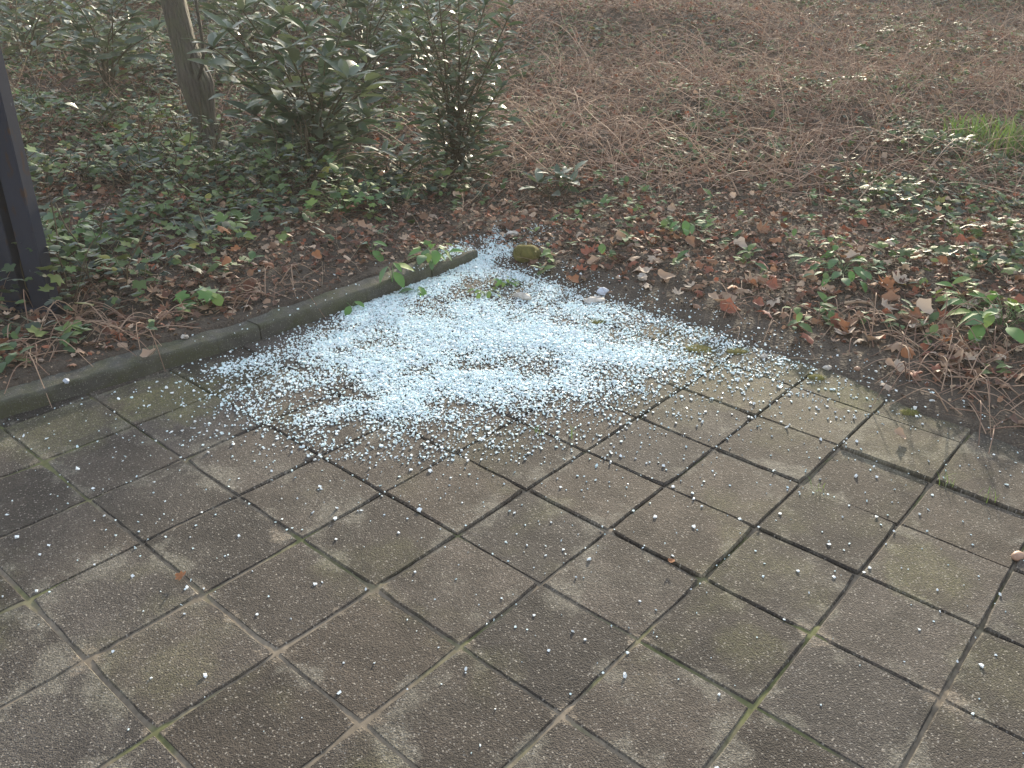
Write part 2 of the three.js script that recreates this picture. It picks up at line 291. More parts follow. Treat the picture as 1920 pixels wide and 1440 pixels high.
function twigGeo(seed, bend, thick, n = 4, sides = 3) {                         // unit-length bent twig along +z, thickness relative to length
  const r = rng(seed), pts = []; let x = 0, y = 0; for (let k = 0; k <= n; k++) { pts.push(V(x, y, k / n)); x += (r() - 0.5) * bend; y += (r() - 0.5) * bend; }
  const g = new THREE.TubeGeometry(new THREE.CatmullRomCurve3(pts), n * 2, thick, sides, false); return g;
}
G.twig = [twigGeo(1, 0.12, 0.008), twigGeo(2, 0.2, 0.007), twigGeo(3, 0.3, 0.006), twigGeo(4, 0.16, 0.011)];

const M = {
  dead: new THREE.MeshPhysicalMaterial({ color: lin(1, 1, 1), roughness: 0.9, transmission: 0.22, thickness: 0, side: THREE.DoubleSide }),
  ivy: new THREE.MeshPhysicalMaterial({ color: lin(1, 1, 1), roughness: 0.75, transmission: 0.35, thickness: 0, clearcoat: 0.2, clearcoatRoughness: 0.5, side: THREE.DoubleSide }),
  twig: new THREE.MeshStandardMaterial({ color: lin(1, 1, 1), roughness: 0.85, side: THREE.DoubleSide }),
  grass: new THREE.MeshPhysicalMaterial({ color: lin(1, 1, 1), roughness: 0.9, transmission: 0.4, thickness: 0, side: THREE.DoubleSide }),
  stem: new THREE.MeshStandardMaterial({ color: lin(0.09, 0.075, 0.045), roughness: 0.9 }),
  cane: new THREE.MeshStandardMaterial({ color: lin(0.36, 0.25, 0.18), roughness: 0.75 }),
  caneRed: new THREE.MeshStandardMaterial({ color: lin(0.24, 0.15, 0.11), roughness: 0.75 }),
};
M.laurel = [lin(0.06, 0.1, 0.05), lin(0.09, 0.135, 0.07), lin(0.04, 0.075, 0.038), lin(0.14, 0.18, 0.09)].map(c => new THREE.MeshPhysicalMaterial({ color: c, roughness: 0.8, transmission: 0.35, thickness: 0, clearcoat: 1, clearcoatRoughness: 0.14, side: THREE.DoubleSide }));
M.weed = [lin(0.12, 0.26, 0.06), lin(0.1, 0.2, 0.08), lin(0.2, 0.3, 0.06)].map(c => new THREE.MeshPhysicalMaterial({ color: c, roughness: 0.8, transmission: 0.4, thickness: 0, side: THREE.DoubleSide }));

const dummy = new THREE.Object3D(), up = V(0, 1, 0);
function pose(x, y, z, yaw, tiltX, tiltZ, sx, sy = sx, sz = sx) { dummy.position.set(x, y, z); dummy.rotation.order = 'YXZ'; dummy.rotation.set(tiltX, yaw, tiltZ); dummy.scale.set(sx, sy, sz); dummy.updateMatrix(); return dummy.matrix; }
function instanced(geos, mat, items, name, label, category, parent = scene) {  // items: {m, c, g}
  geos.forEach((g, k) => {
    const own = items.filter(q => q.g === k); if (!own.length) return;
    const im = new THREE.InstancedMesh(g, mat, own.length); own.forEach((q, n) => { im.setMatrixAt(n, q.m); im.setColorAt(n, q.c); });
    stuff(im, name, label[k % label.length], category, parent);
  });
}
// what grows or lies where, read from the photograph: weights 0..1 at a spot of ground
function cover(x, d) {
  const [u, v] = toPix(x, H(x, d), d), [i, j] = toGrid(x, d), behind = (kerbI(j) - 0.33 - i) * TILE, e = (j - edgeJ(i)) * TILE;
  const n = fbm(x * 1.3 + 3, d * 1.3, 3), n2 = fbm(x * 0.6 + 13, d * 0.6 + 7, 2);
  const leftSide = smooth(960, 760, u + (n - 0.5) * 300);
  let ivy = leftSide * smooth(0.22, 0.6, behind + (n - 0.5) * 0.5) * lerp(1, 0.25, smooth(5.0, 6.0, d)) * (0.1 + 1.4 * smooth(0.28, 0.6, n)) * 0.95;
  ivy += leftSide * smooth(7.5, 10, d) * 0.22;
  ivy += smooth(1480, 1720, u - (v - 400) * 0.5 + (n - 0.5) * 360) * smooth(620, 500, v + (n - 0.5) * 120) * smooth(7.6, 6.2, d + (n - 0.5) * 2) * (0.05 + 1.1 * smooth(0.38, 0.66, n)) * 0.5;
  ivy += smooth(0.52, 0.64, n2) * smooth(8, 11, d) * 0.2;
  ivy += smooth(0.58, 0.72, n) * smooth(5, 6, d) * 0.28;
  const edge = Math.min(1, Math.max(smooth(-0.02, 0.16, behind), smooth(0.02, 0.34, e + (n - 0.5) * 0.4)));
  return { ivy: clamp(ivy), dead: edge * lerp(1, 0.75, clamp(ivy)), twig: edge, edge, u, v, behind, e, n };
}
const inView = (u, v) => u > -260 && u < 2180 && v > -150 && v < 1500;
function spots(seed, perSqm, fn, dMax = 19) {
  const r = rng(seed), d0 = 2, area = [];
  let n = 0;
  // strips of depth so that the count follows the visible width
  for (let d = d0; d < dMax; d += 0.25) { const hw = (d * 0.68 + 0.9), cnt = Math.round(perSqm * (d > 9 ? lerp(1, 0.45, (d - 9) / 10) : 1) * hw * 2 * 0.25); for (let k = 0; k < cnt; k++) { const x = (r() * 2 - 1) * hw, dd = d + r() * 0.25; if (!onPaving(x, dd)) fn(x, dd, r, n++); } }
}
function mix3(r, list) { const c = list[Math.floor(r() * list.length)], f = 0.75 + 0.5 * r(); return lin(c[0] * f, c[1] * f, c[2] * f); }
const deadCols = [[0.25, 0.115, 0.065], [0.3, 0.17, 0.1], [0.42, 0.27, 0.18], [0.15, 0.065, 0.04], [0.1, 0.05, 0.033], [0.3, 0.1, 0.05], [0.19, 0.1, 0.065], [0.5, 0.37, 0.27], [0.12, 0.065, 0.045]];
const ivyCols = [[0.05, 0.1, 0.03], [0.09, 0.16, 0.035], [0.03, 0.065, 0.035], [0.1, 0.17, 0.04], [0.03, 0.055, 0.03], [0.15, 0.2, 0.045]];
const twigCols = [[0.3, 0.21, 0.15], [0.2, 0.13, 0.095], [0.4, 0.31, 0.22], [0.14, 0.09, 0.07]];

{ // leaf litter
  const items = [];
  spots(11, 800, (x, d, r) => {
    const c = cover(x, d); if (!inView(c.u, c.v) || r() > c.dead * (0.4 + 0.9 * c.n)) return;
    const s = (0.022 + 0.05 * r() * r()) * (d > 8 ? 1.25 : 1), y = H(x, d) + 0.004 + 0.03 * r() * c.edge + (r() < 0.35 ? c.ivy * 0.1 * r() : 0);
    items.push({ m: pose(x, y, -d, r() * 6.283, (r() - 0.5) * 1.1, (r() - 0.5) * 1.1, s).clone(), c: mix3(r, deadCols), g: Math.floor(r() * 5) });
  });
  instanced(G.dead, M.dead, items, 'leaf_litter', ['brown five pointed dead leaves littering the bank', 'brown oak leaves littering the bank', 'curled rounded dead leaves littering the bank', 'withered pointed dead leaves littering the bank', 'crumpled rounded dead leaves littering the bank'], 'leaf litter');
  console.log('litter', items.length);
}
{ // broken bits of leaf, bark and earth between everything
  const items = [];
  spots(15, 1500, (x, d, r) => {
    const c = cover(x, d); if (!inView(c.u, c.v) || (c.e < 0.02 && c.behind < 0.0) || r() > 0.35 + 0.65 * c.edge) return;
    const s = 0.009 + 0.02 * r() * r();
    items.push({ m: pose(x, H(x, d) + 0.002 + 0.008 * r(), -d, r() * 6.283, (r() - 0.5) * 1.6, (r() - 0.5) * 1.6, s, s, s * (0.5 + r())).clone(), c: mix3(r, [[0.16, 0.09, 0.06], [0.08, 0.05, 0.035], [0.28, 0.18, 0.12], [0.4, 0.3, 0.21], [0.05, 0.035, 0.027], [0.1, 0.06, 0.04]]), g: Math.floor(r() * 2) });
  }, 7.2);
  instanced([G.dead[2], G.dead[4]], M.twig, items, 'leaf_crumbs', ['curled crumbs of dead leaf on the soil', 'crumpled crumbs of dead leaf on the soil'], 'leaf litter');
}
{ // fine dead stalks and twigs
  const items = [];
  spots(12, 420, (x, d, r) => {
    const c = cover(x, d); if (!inView(c.u, c.v) || r() > Math.max(c.twig, 0.25) * (0.35 + c.n)) return;
    const far = smooth(5.4, 7, d), s = (0.06 + 0.16 * r() * r()) * (1 + 0.9 * far), lift = r() < 0.25 ? -(0.2 + r() * 0.9) : (r() - 0.5) * 0.3;
    items.push({ m: pose(x, H(x, d) + 0.008 + 0.03 * r(), -d, r() * 6.283, lift, 0, s * 0.8, s * 0.8, s).clone(), c: mix3(r, twigCols), g: Math.floor(r() * 4) });
  });
  instanced(G.twig, M.twig, items, 'twig_litter', ['straight dry twigs strewn over the leaf litter', 'bent dry stalks strewn over the leaf litter', 'crooked thin dry stalks strewn over the leaf litter', 'thicker dry twigs strewn over the leaf litter'], 'twigs');
  console.log('twigs', items.length);
}
{ // ivy ground cover
  const items = [], stems = [];
  spots(13, 900, (x, d, r) => {
    const c = cover(x, d); if (!inView(c.u, c.v) || r() > c.ivy) return;
    const hgt = (0.06 + (c.u < 900 ? 0.27 : 0.14) * smooth(0.35, 0.7, fbm(x * 2.4 + 60, d * 2.4, 2))) * clamp(c.ivy * 1.3), q = Math.sqrt(r()), s = (0.03 + 0.05 * r() * r() + 0.012 * r()) * (d > 8 ? 1.3 : 1);
    items.push({ m: pose(x, H(x, d) + 0.015 + hgt * q, -d, r() * 6.283, (r() - 0.5) * 1.0 + 0.15, (r() - 0.5) * 1.0, s).clone(), c: r() < 0.015 ? lin(0.32, 0.3, 0.05) : mix3(r, ivyCols), g: Math.floor(r() * 3) });
    if (r() < 0.12) stems.push({ m: pose(x, H(x, d) + 0.005, -d, r() * 6.283, -0.5 - r(), 0, hgt * 1.2 + 0.05).clone(), c: lin(0.1, 0.08, 0.05), g: Math.floor(r() * 3) });
  });
  instanced(G.ivy, M.ivy, items, 'ivy_ground_cover', ['dark green pointed ivy leaves covering the ground', 'twisted green ivy leaves covering the ground', 'rounded green ivy leaves covering the ground'], 'ivy');
  instanced(G.twig, M.twig, stems, 'ivy_stems', ['straight brown ivy stems under the leaves', 'bent brown ivy stems under the leaves', 'crooked brown ivy stems under the leaves'], 'ivy stems');
  console.log('ivy', items.length);
}
{ // small low green weeds and seedlings mixed into the litter
  const items = [];
  spots(14, 60, (x, d, r) => {
    const c = cover(x, d); if (!inView(c.u, c.v) || r() > c.edge * (0.25 + 0.75 * smooth(0.45, 0.65, c.n))) return;
    const k = 3 + Math.floor(r() * 4); for (let q = 0; q < k; q++) items.push({ m: pose(x + (r() - .5) * 0.03, H(x, d) + 0.01 + 0.04 * r(), -d + (r() - .5) * 0.03, r() * 6.283, -0.5 + (r() - 0.5) * 0.9, (r() - .5) * 0.5, 0.03 + 0.035 * r()).clone(), c: mix3(r, [[0.1, 0.19, 0.05], [0.07, 0.14, 0.05], [0.16, 0.24, 0.07]]), g: Math.floor(r() * 2) });
  });
  instanced(G.weed, M.grass, items, 'seedling_weeds', ['narrow leaved green seedlings scattered through the litter', 'broad leaved green seedlings scattered through the litter'], 'weeds');
}

// ---------------------------------------------------------------- bramble canes on the bank
function tubeAlong(pts, r0, r1, seg, sides) {
  const curve = new THREE.CatmullRomCurve3(pts), g = new THREE.TubeGeometry(curve, seg, 1, sides, false), P = g.attributes.position, c = V(0, 0, 0);
  for (let k = 0; k <= seg; k++) { curve.getPointAt(k / seg, c); const R = lerp(r0, r1, k / seg); for (let s = 0; s <= sides; s++) { const q = k * (sides + 1) + s; P.setXYZ(q, c.x + (P.getX(q) - c.x) * R, c.y + (P.getY(q) - c.y) * R, c.z + (P.getZ(q) - c.z) * R); } }
  return g;
}
function canePts(r, x, d, len, hgt, yaw) {
  const pts = [], n = 5; let X = x, D = d, a = yaw;
  for (let k = 0; k <= n; k++) { const t = k / n; pts.push(V(X, H(X, D) + 0.012 + hgt * Math.sin(Math.PI * Math.min(1, t * 0.93)) * (0.8 + 0.4 * r()), -D)); a += (r() - 0.5) * 0.7; X += Math.cos(a) * len / n; D += Math.sin(a) * len / n; }
  return pts;
}
{
  const r = rng(21), geos = [[], [], []];
  for (let k = 0; k < 3600; k++) {
    const d = 5.4 + 8 * Math.pow(r(), 1.15), x = lerp(-0.6, 0.62 * d + 0.6, r()), c = cover(x, d);
    if (c.e < 0.25 || r() < c.ivy * 0.75) continue;
    const len = 0.2 + 0.75 * r(), hg = 0.03 + 0.42 * r() * r();
    geos[r() < 0.45 ? 0 : r() < 0.6 ? 2 : 1].push(tubeAlong(canePts(r, x, d, len, hg, r() * 6.283), 0.0021 + 0.0018 * r() * r(), 0.001, 9, 3));
  }
  for (let k = 0; k < 260; k++) { const d = 6 + 7 * r(), x = lerp(-0.55 * d, -0.8, r()); geos[1].push(tubeAlong(canePts(r, x, d, 0.3 + 0.5 * r(), 0.05 + 0.2 * r(), r() * 6.283), 0.0026, 0.0012, 10, 3)); }
  stuff(new THREE.Mesh(mergeGeometries(geos[0]), M.cane), 'bramble_tangle', 'tangle of pale dry bramble canes on the bank', 'brambles');
  stuff(new THREE.Mesh(mergeGeometries(geos[1]), M.caneRed), 'bramble_tangle', 'tangle of reddish brown bramble canes on the bank', 'brambles');
  stuff(new THREE.Mesh(mergeGeometries(geos[2]), new THREE.MeshStandardMaterial({ color: lin(0.5, 0.36, 0.28), roughness: 0.7 })), 'bramble_tangle', 'tangle of straw coloured bramble canes on the bank', 'brambles');
  // the long canes that arch clear of the tangle
  const big = [[1060, 245, 0.5, 0.9, 0.3], [1165, 300, 0.9, 0.8, 0.26], [1230, 255, 2.6, 1.2, 0.3], [1300, 300, 1.2, 0.9, 0.34], [1350, 215, 0.2, 1.3, 0.4], [1110, 180, 1.8, 1.2, 0.45], [1420, 260, 2.4, 0.9, 0.3], [1560, 235, 1.1, 0.9, 0.4], [1640, 250, 0.4, 0.8, 0.35], [1700, 245, 2.0, 0.8, 0.3], [1200, 130, 0.1, 1.6, 0.35], [1010, 210, 2.9, 0.9, 0.3], [1260, 345, 0.6, 0.7, 0.18], [1480, 330, 2.8, 0.8, 0.22], [1590, 400, 0.5, 0.7, 0.16], [1385, 370, 2.2, 0.6, 0.15]];
  for (const [u, v, a, len, hg] of big) {
    const p = hit(u, v), pts = canePts(r, p.x, -p.z, len, hg, a).map(q => q.sub(p));
    single('bramble_cane', tubeAlong(pts, 0.004, 0.0016, 16, 5), M.cane, 'long pale bramble cane arching clear of the tangle on the bank', 'bramble cane', p, 'long bramble canes on the bank');
  }
}

// ---------------------------------------------------------------- laurels
function laurel(label, base, stems, seed, leafLen, dense = 1.2, group) {
  // stems: [tip x, tip y, tip z relative to the base, leaves]
  const r = rng(seed), t = thing('laurel_shrub', label, 'shrub', base, group); let count = 0; const extra = [];
  const leafAt = (p, dir, len, roll) => {
    const d2 = dir.clone().normalize(), side = V(0, 1, 0).cross(d2).normalize(), nrm = d2.clone().cross(side).normalize();
    side.applyAxisAngle(d2, roll); nrm.applyAxisAngle(d2, roll);
    const m = new THREE.Matrix4().makeBasis(side, nrm, d2).scale(V(len, len, len)).setPosition(p), k = Math.floor(r() * 3), c = Math.floor(r() * 4);
    if (count < 290) { const q = new THREE.Mesh(G.laurel[k], M.laurel[c]); q.name = 'leaf'; q.matrixAutoUpdate = true; m.decompose(q.position, q.quaternion, q.scale); t.add(q); shade(q); count++; }
    else extra.push({ m: m.clone(), c: M.laurel[c].color, g: k });
  };
  for (const [tx, ty, tz, n] of stems) {
    const a = V((r() - 0.5) * 0.06, -0.03, (r() - 0.5) * 0.06), b = V(tx, ty, tz), mid = a.clone().lerp(b, 0.5).add(V(-tx * 0.22 + (r() - .5) * 0.08, 0.1 * ty, -tz * 0.22 + (r() - .5) * 0.08));
    const curve = new THREE.CatmullRomCurve3([a, mid, b]);
    part('stem', tubeAlong([a, mid, b], 0.008, 0.0035, 10, 5), M.stem, t);
    const tw = [];
    const nn = Math.round(n * dense);
    for (let k = 0; k < nn; k++) {
      const q = 0.16 + 0.84 * Math.pow(k / nn, 0.8), p = curve.getPointAt(Math.min(1, q)), tan = curve.getTangentAt(Math.min(1, q)), ang = k * 2.4 + r() * 0.6;
      const outv = V(Math.cos(ang), -0.25 + 0.95 * r(), Math.sin(ang)), dir = tan.clone().multiplyScalar(0.05 + 0.35 * q).add(outv);
      const reach = (q < 0.85 ? 0.03 + 0.2 * r() : 0.015), p2 = p.clone().addScaledVector(outv, reach);
      if (reach > 0.03) tw.push(tubeAlong([p, p.clone().lerp(p2, 0.5).add(V(0, 0.008, 0)), p2], 0.0022, 0.0015, 3, 3));
      leafAt(p2, dir, leafLen * (0.55 + 0.65 * r()), (r() - 0.5) * 1.7);
    }
    if (tw.length) (part('twigs', mergeGeometries(tw), M.stem, t).userData.kind = 'stuff');
    for (let k = 0; k < 5; k++) { const ang = k * 1.257 + r(); leafAt(b.clone(), V(Math.cos(ang) * 0.8, 0.35 + 0.4 * r(), Math.sin(ang) * 0.8), leafLen * (0.8 + 0.4 * r()), (r() - 0.5) * 0.5); }
  }
  if (extra.length) instanced(G.laurel, new THREE.MeshPhysicalMaterial({ color: lin(1, 1, 1), roughness: 0.8, transmission: 0.35, thickness: 0, clearcoat: 1, clearcoatRoughness: 0.14, side: THREE.DoubleSide }), extra, 'foliage', [''], '', t);
  return t;
}
function stemsTo(base, list, spread, seed) { const r = rng(seed); return list.map(([u, v, n, dd = 0]) => { const d = -base.z + dd + (r() - 0.5) * spread, p = atDepth(u, v, d).sub(base); return [p.x, p.y, p.z, n]; }); }
{
  let b = hit(590, 335);
  laurel('broad laurel shrub with pale glossy leaves standing beside the leaning trunk', b, stemsTo(b, [[430, 60, 20], [470, 130, 16], [500, 50, 20], [540, 95, 18], [575, 60, 18], [610, 110, 18], [650, 150, 18], [690, 165, 16], [640, 230, 16], [560, 180, 18], [480, 215, 14], [600, 190, 18], [540, 250, 14], [665, 260, 6], [430, 140, 12], [400, 90, 14], [455, 20, 16], [530, 30, 16], [700, 110, 12], [690, 220, 12], [590, 240, 14], [520, 150, 16], [640, 60, 14]], 0.6, 31), 31, 0.165, 1.05);
  b = hit(855, 348);
  laurel('upright laurel shrub sparkling with sunlit leaves behind the kerb end', b, stemsTo(b, [[870, 90, 22], [925, 120, 20], [940, 165, 16], [895, 150, 20], [830, 60, 24], [800, 20, 24], [860, -10, 24], [910, 10, 22], [850, 200, 18], [900, 230, 16], [830, 250, 16], [875, 270, 14], [950, 40, 16], [790, 90, 18], [770, 40, 18], [820, -40, 20], [890, 60, 20], [940, 90, 14], [870, 310, 10], [840, 140, 16]], 0.4, 32), 32, 0.095, 2);
  b = hit(690, 190);
  laurel('dark laurel shrub behind the two glossy shrubs', b, stemsTo(b, [[590, 20, 22], [640, -20, 24], [690, 10, 24], [740, -10, 24], [760, 60, 20], [710, 80, 18], [660, 60, 20], [620, 90, 16], [720, -60, 20], [670, -70, 20]], 0.5, 33), 33, 0.15);
  b = hit(205, 175);
  laurel('laurel shrub on the bank between the dark post and the trunk', b, stemsTo(b, [[130, 20, 18], [170, 40, 18], [210, 10, 20], [250, 30, 18], [290, 60, 14], [190, 90, 14], [240, 90, 14], [150, 80, 12], [120, -30, 16], [260, -30, 16]], 0.7, 34), 34, 0.15);
  b = hit(470, 120);
  laurel('laurel shrub on the bank behind the leaning trunk', b, stemsTo(b, [[400, 0, 18], [440, 30, 16], [480, -10, 18], [520, 10, 18], [560, 0, 14], [500, 50, 12], [420, -50, 16], [540, -50, 16]], 0.7, 35), 35, 0.15);
  b = hit(780, 150);
  laurel('tall laurel shrub on the bank behind the upright sparkling one', b, stemsTo(b, [[740, 10, 18], [780, -20, 20], [820, 20, 20], [860, -10, 18], [900, 20, 16], [800, 60, 14], [760, 70, 14], [840, 70, 14], [930, -20, 14], [960, 10, 10]], 0.6, 39), 39, 0.13);
  b = hit(60, 130);
  laurel('laurel shrub on the bank past the top of the post', b, stemsTo(b, [[30, -20, 16], [70, 10, 16], [110, -10, 16], [140, 40, 12], [60, 50, 12], [20, 30, 12], [170, -20, 12]], 0.7, 40), 40, 0.15);
  b = hit(745, 345);
  laurel('low young laurel sprouting at the foot of the dark shrubs', b, stemsTo(b, [[690, 300, 6], [720, 290, 6], [750, 300, 6], [775, 310, 5], [700, 320, 4]], 0.2, 36), 36, 0.12);
  b = hit(205, 245);
  laurel('little dark laurel seedling alone on the brown litter', b, stemsTo(b, [[200, 205, 7], [215, 212, 5]], 0.1, 37), 37, 0.11);
  b = hit(1045, 372);
  laurel('low broad leaved evergreen sprig among brown leaves', b, stemsTo(b, [[1010, 345, 3], [1045, 335, 3], [1070, 345, 3]], 0.1, 38), 38, 0.13);
}

// ---------------------------------------------------------------- the leaning tree
{
  const base = hit(402, 292), d = -base.z, tree = thing('leaning_tree', 'leaning grey brown tree trunk with a swollen knot', 'tree', base.clone().setY(base.y));
  const barkTex = dataTex(512, 1024, (x, y, c) => { const n = fbm(x / 9, y / 70, 4), m = clamp((fbm(x / 60 + 5, y / 60, 3) - 0.42) * 3.5), v = 0.075 * (0.45 + 1.05 * n) * (0.8 + 0.4 * hash(x, y)); c[0] = enc(lerp(v * 1.15, 0.085, m * 0.6)); c[1] = enc(lerp(v, 0.09, m * 0.6)); c[2] = enc(lerp(v * 0.78, 0.05, m * 0.6)); }, true);
  const barkBump = dataTex(256, 512, (x, y, c) => { c[0] = c[1] = c[2] = 255 * clamp(fbm(x / 5, y / 36, 4)); });
  const bark = new THREE.MeshStandardMaterial({ map: barkTex, bumpMap: barkBump, bumpScale: 0.03, roughness: 0.85 });
  // centre line and radius by pixel at the trunk's own depth
  const line = [[418, 330, 0.17], [405, 298, 0.135], [393, 262, 0.1], [382, 220, 0.092], [372, 180, 0.104], [366, 155, 0.118], [360, 135, 0.112], [350, 105, 0.096], [341, 70, 0.092], [333, 35, 0.089], [325, 0, 0.087], [312, -60, 0.085], [296, -140, 0.083], [270, -300, 0.078], [250, -520, 0.07], [245, -800, 0.05]];
  const sides = 22, pos = [], uv = [], idx = [];
  line.forEach(([u, v, R], k) => {
    const c = atDepth(u, v, d + 0.02 * k).sub(base); R *= 0.88; if (k === 0) c.y = -0.08;
    for (let s = 0; s <= sides; s++) { const a = s / sides * Math.PI * 2, root = k < 2 ? 0.3 * Math.max(0, Math.sin(a * 3 + 1)) * (2 - k) / 2 : 0, knot = (k > 3 && k < 8) ? 0.2 * Math.max(0, Math.cos(a - 0.5)) : 0, q = R * (1 + root + knot + 0.2 * (noise(s % sides * 0.9 + 3, k * 0.8) - 0.5)); pos.push(c.x + Math.cos(a) * q, c.y + (k ? 0.02 * Math.sin(a) : 0), c.z + Math.sin(a) * q); uv.push(s / sides, c.y * 0.8); }
  });
  for (let k = 0; k < line.length - 1; k++) for (let s = 0; s < sides; s++) { const p = k * (sides + 1) + s, q = p + sides + 1; idx.push(p, q, p + 1, p + 1, q, q + 1); }
  const g = new THREE.BufferGeometry(); g.setAttribute('position', new THREE.Float32BufferAttribute(pos, 3)); g.setAttribute('uv', new THREE.Float32BufferAttribute(uv, 2)); g.setIndex(idx); g.computeVertexNormals();
  part('trunk', g, bark, tree);
  const P = (u, v, dd = 0) => atDepth(u, v, d + dd).sub(base);
  part('shoot', tubeAlong([P(372, 150, -0.08), P(381, 110, -0.1), P(377, 60, -0.1), P(367, 0, -0.08), P(350, -120, 0), P(345, -300, 0.1)], 0.012, 0.006, 24, 7), bark, tree);
  part('shoot', tubeAlong([P(362, 140, -0.1), P(357, 118, -0.12), P(362, 95, -0.1), P(372, 70, 0)], 0.009, 0.004, 12, 5), bark, tree);
  const r = rng(41);
  for (const [u0, v0, dx, dz, L] of [[300, -130, 0.9, 0.4, 1.6], [270, -320, -1, 0.2, 1.7], [262, -420, 0.7, -0.6, 1.5], [250, -560, -0.6, 0.8, 1.3], [246, -700, 0.5, 0.3, 1.2]]) {
    const a = P(u0, v0, 0.2), b = a.clone().add(V(dx * L * 0.5, L * 0.45, dz * L * 0.5)), c = a.clone().add(V(dx * L * 0.8, L * 1.05, dz * L * 0.8)), limb = part('limb', tubeAlong([a, b, c], 0.035, 0.008, 14, 7), bark, tree), tw = [];
    for (let k = 0; k < 9; k++) { const s = b.clone().lerp(c, r()), e = s.clone().add(V((r() - .5) * 0.9, 0.25 + 0.5 * r(), (r() - .5) * 0.9)); tw.push(tubeAlong([s, s.clone().lerp(e, 0.5).add(V((r() - .5) * .1, 0.03, (r() - .5) * .1)), e], 0.008, 0.002, 6, 4)); }
    part('branchlets', mergeGeometries(tw), bark, limb);
  }
}

// ---------------------------------------------------------------- the dark post
{
  const base = hit(62, 586), post = thing('steel_post', 'dark navy painted grooved steel post at the edge of the ivy', 'post', base.clone().setY(base.y - 0.03));
  const pt = dataTex(256, 512, (x, y, c) => { const n = fbm(x / 30, y / 60, 4), s = hash(x, y); let v = 0.75 + 0.35 * n + 0.1 * (s - 0.5); const rust = clamp((fbm(x / 14 + 3, y / 30, 4) - 0.66) * 8); c[0] = enc(lerp(0.034 * v, 0.055, rust)); c[1] = enc(lerp(0.039 * v, 0.035, rust)); c[2] = enc(lerp(0.058 * v, 0.028, rust)); if (hash(x >> 1, y >> 2) > 0.9985) { c[0] = 90; c[1] = 95; c[2] = 105; } }, true);
  const pm = new THREE.MeshPhysicalMaterial({ map: pt, roughness: 0.75, specularIntensity: 0.4 }); post.rotation.y = -0.21;
  const s = new THREE.Shape();                                                  // plan of the profile, local y towards the camera side
  const P = [[0.09, 0.055], [0.09, 0.004], [0.086, 0], [0.004, 0], [0, 0.004], [0, 0.045], [-0.04, 0.045], [-0.04, 0.004], [-0.044, 0], [-0.13, 0], [-0.134, 0.004], [-0.134, 0.055]];
  s.moveTo(...P[0]); for (const p of P.slice(1)) s.lineTo(...p); s.closePath();
  const g = new THREE.ExtrudeGeometry(s, { depth: 3.4, bevelEnabled: false }); g.rotateX(-Math.PI / 2);
  const U = g.attributes.uv, Q = g.attributes.position; for (let k = 0; k < U.count; k++) U.setXY(k, (Q.getX(k) + Q.getZ(k)) * 2, Q.getY(k) * 0.8);
  part('shaft', g, pm, post);
  const plate = new THREE.ExtrudeGeometry(new THREE.Shape([[-0.145, -0.01], [0.101, -0.01], [0.101, 0.066], [-0.145, 0.066]].map(p => new THREE.Vector2(...p))), { depth: 0.05, bevelEnabled: true, bevelSize: 0.003, bevelThickness: 0.003, bevelSegments: 1 });
  plate.rotateX(-Math.PI / 2); part('foot', plate, pm, post);
}

// ---------------------------------------------------------------- weeds, tufts, dry stalks
function weed(label, u, v, n, size, hgt, spread, seed, kind = 'weed', tones = [0, 1, 2]) {
  const r = rng(seed), b = hit(u, v), t = thing(kind === 'ivy' ? 'ivy_sprig' : 'weed_plant', label, 'plant', b);
  for (let k = 0; k < n; k++) {
    const a = k * 2.4 + r(), q = Math.sqrt((k + 0.5) / n), rad = spread * q, tip = V(Math.cos(a) * rad, hgt * (0.35 + 0.65 * r()) * (1.1 - 0.5 * q), Math.sin(a) * rad);
    part('stalk', tubeAlong([V(tip.x * 0.1, -0.01, tip.z * 0.1), V(tip.x * 0.4, tip.y * 0.65, tip.z * 0.4), tip], 0.0016, 0.001, 4, 3), M.weed[0], t);
    const g = kind === 'ivy' ? G.ivy[k % 3] : G.weed[k % 2], m = part('leaf', g, M.weed[tones[k % tones.length]], t), s = size * (0.7 + 0.6 * r());
    m.position.copy(tip); m.rotation.order = 'YXZ'; m.rotation.set((r() - 0.4) * 0.8, Math.atan2(tip.x, tip.z) + (r() - 0.5), (r() - 0.5) * 0.7); m.scale.setScalar(s);
  }
}
weed('bright green five lobed ivy sprig leaning over the kerb soil', 385, 578, 12, 0.07, 0.11, 0.09, 51, 'ivy');
weed('leafy weed with several upright shoots at the soil behind the kerb end', 812, 492, 20, 0.06, 0.13, 0.09, 52);
weed('pair of upright green leaves on the kerb', 735, 530, 4, 0.075, 0.1, 0.03, 53);
weed('small sprig hanging over the kerb onto the glass', 660, 580, 5, 0.055, 0.05, 0.05, 54);
weed('small green shoot standing in the glass by the kerb', 782, 550, 4, 0.06, 0.04, 0.03, 55);
weed('narrow green shoots beside the ivy behind the kerb', 697, 480, 6, 0.06, 0.11, 0.04, 56);
weed('pale green seedling alone on the brown leaf litter', 1280, 440, 12, 0.06, 0.12, 0.1, 57, 'weed', [1, 0]);
weed('low grey green weed clump spreading over brown leaves', 1578, 512, 34, 0.06, 0.08, 0.2, 58, 'weed', [1, 1, 0]);
weed('thin upright weed behind the grey green clump', 1560, 480, 10, 0.045, 0.13, 0.06, 59);
weed('single round green leaf on the brown litter', 1658, 522, 2, 0.05, 0.04, 0.02, 60, 'ivy');
weed('large lush green weed clump between stalk heap and ivy', 1880, 612, 30, 0.085, 0.13, 0.2, 61);
weed('light green weed with tall shoots beside the lush clump', 1820, 585, 18, 0.06, 0.16, 0.13, 62, 'weed', [0, 2]);
weed('nettle like green plant next to the dark post', 135, 465, 22, 0.09, 0.2, 0.13, 63);
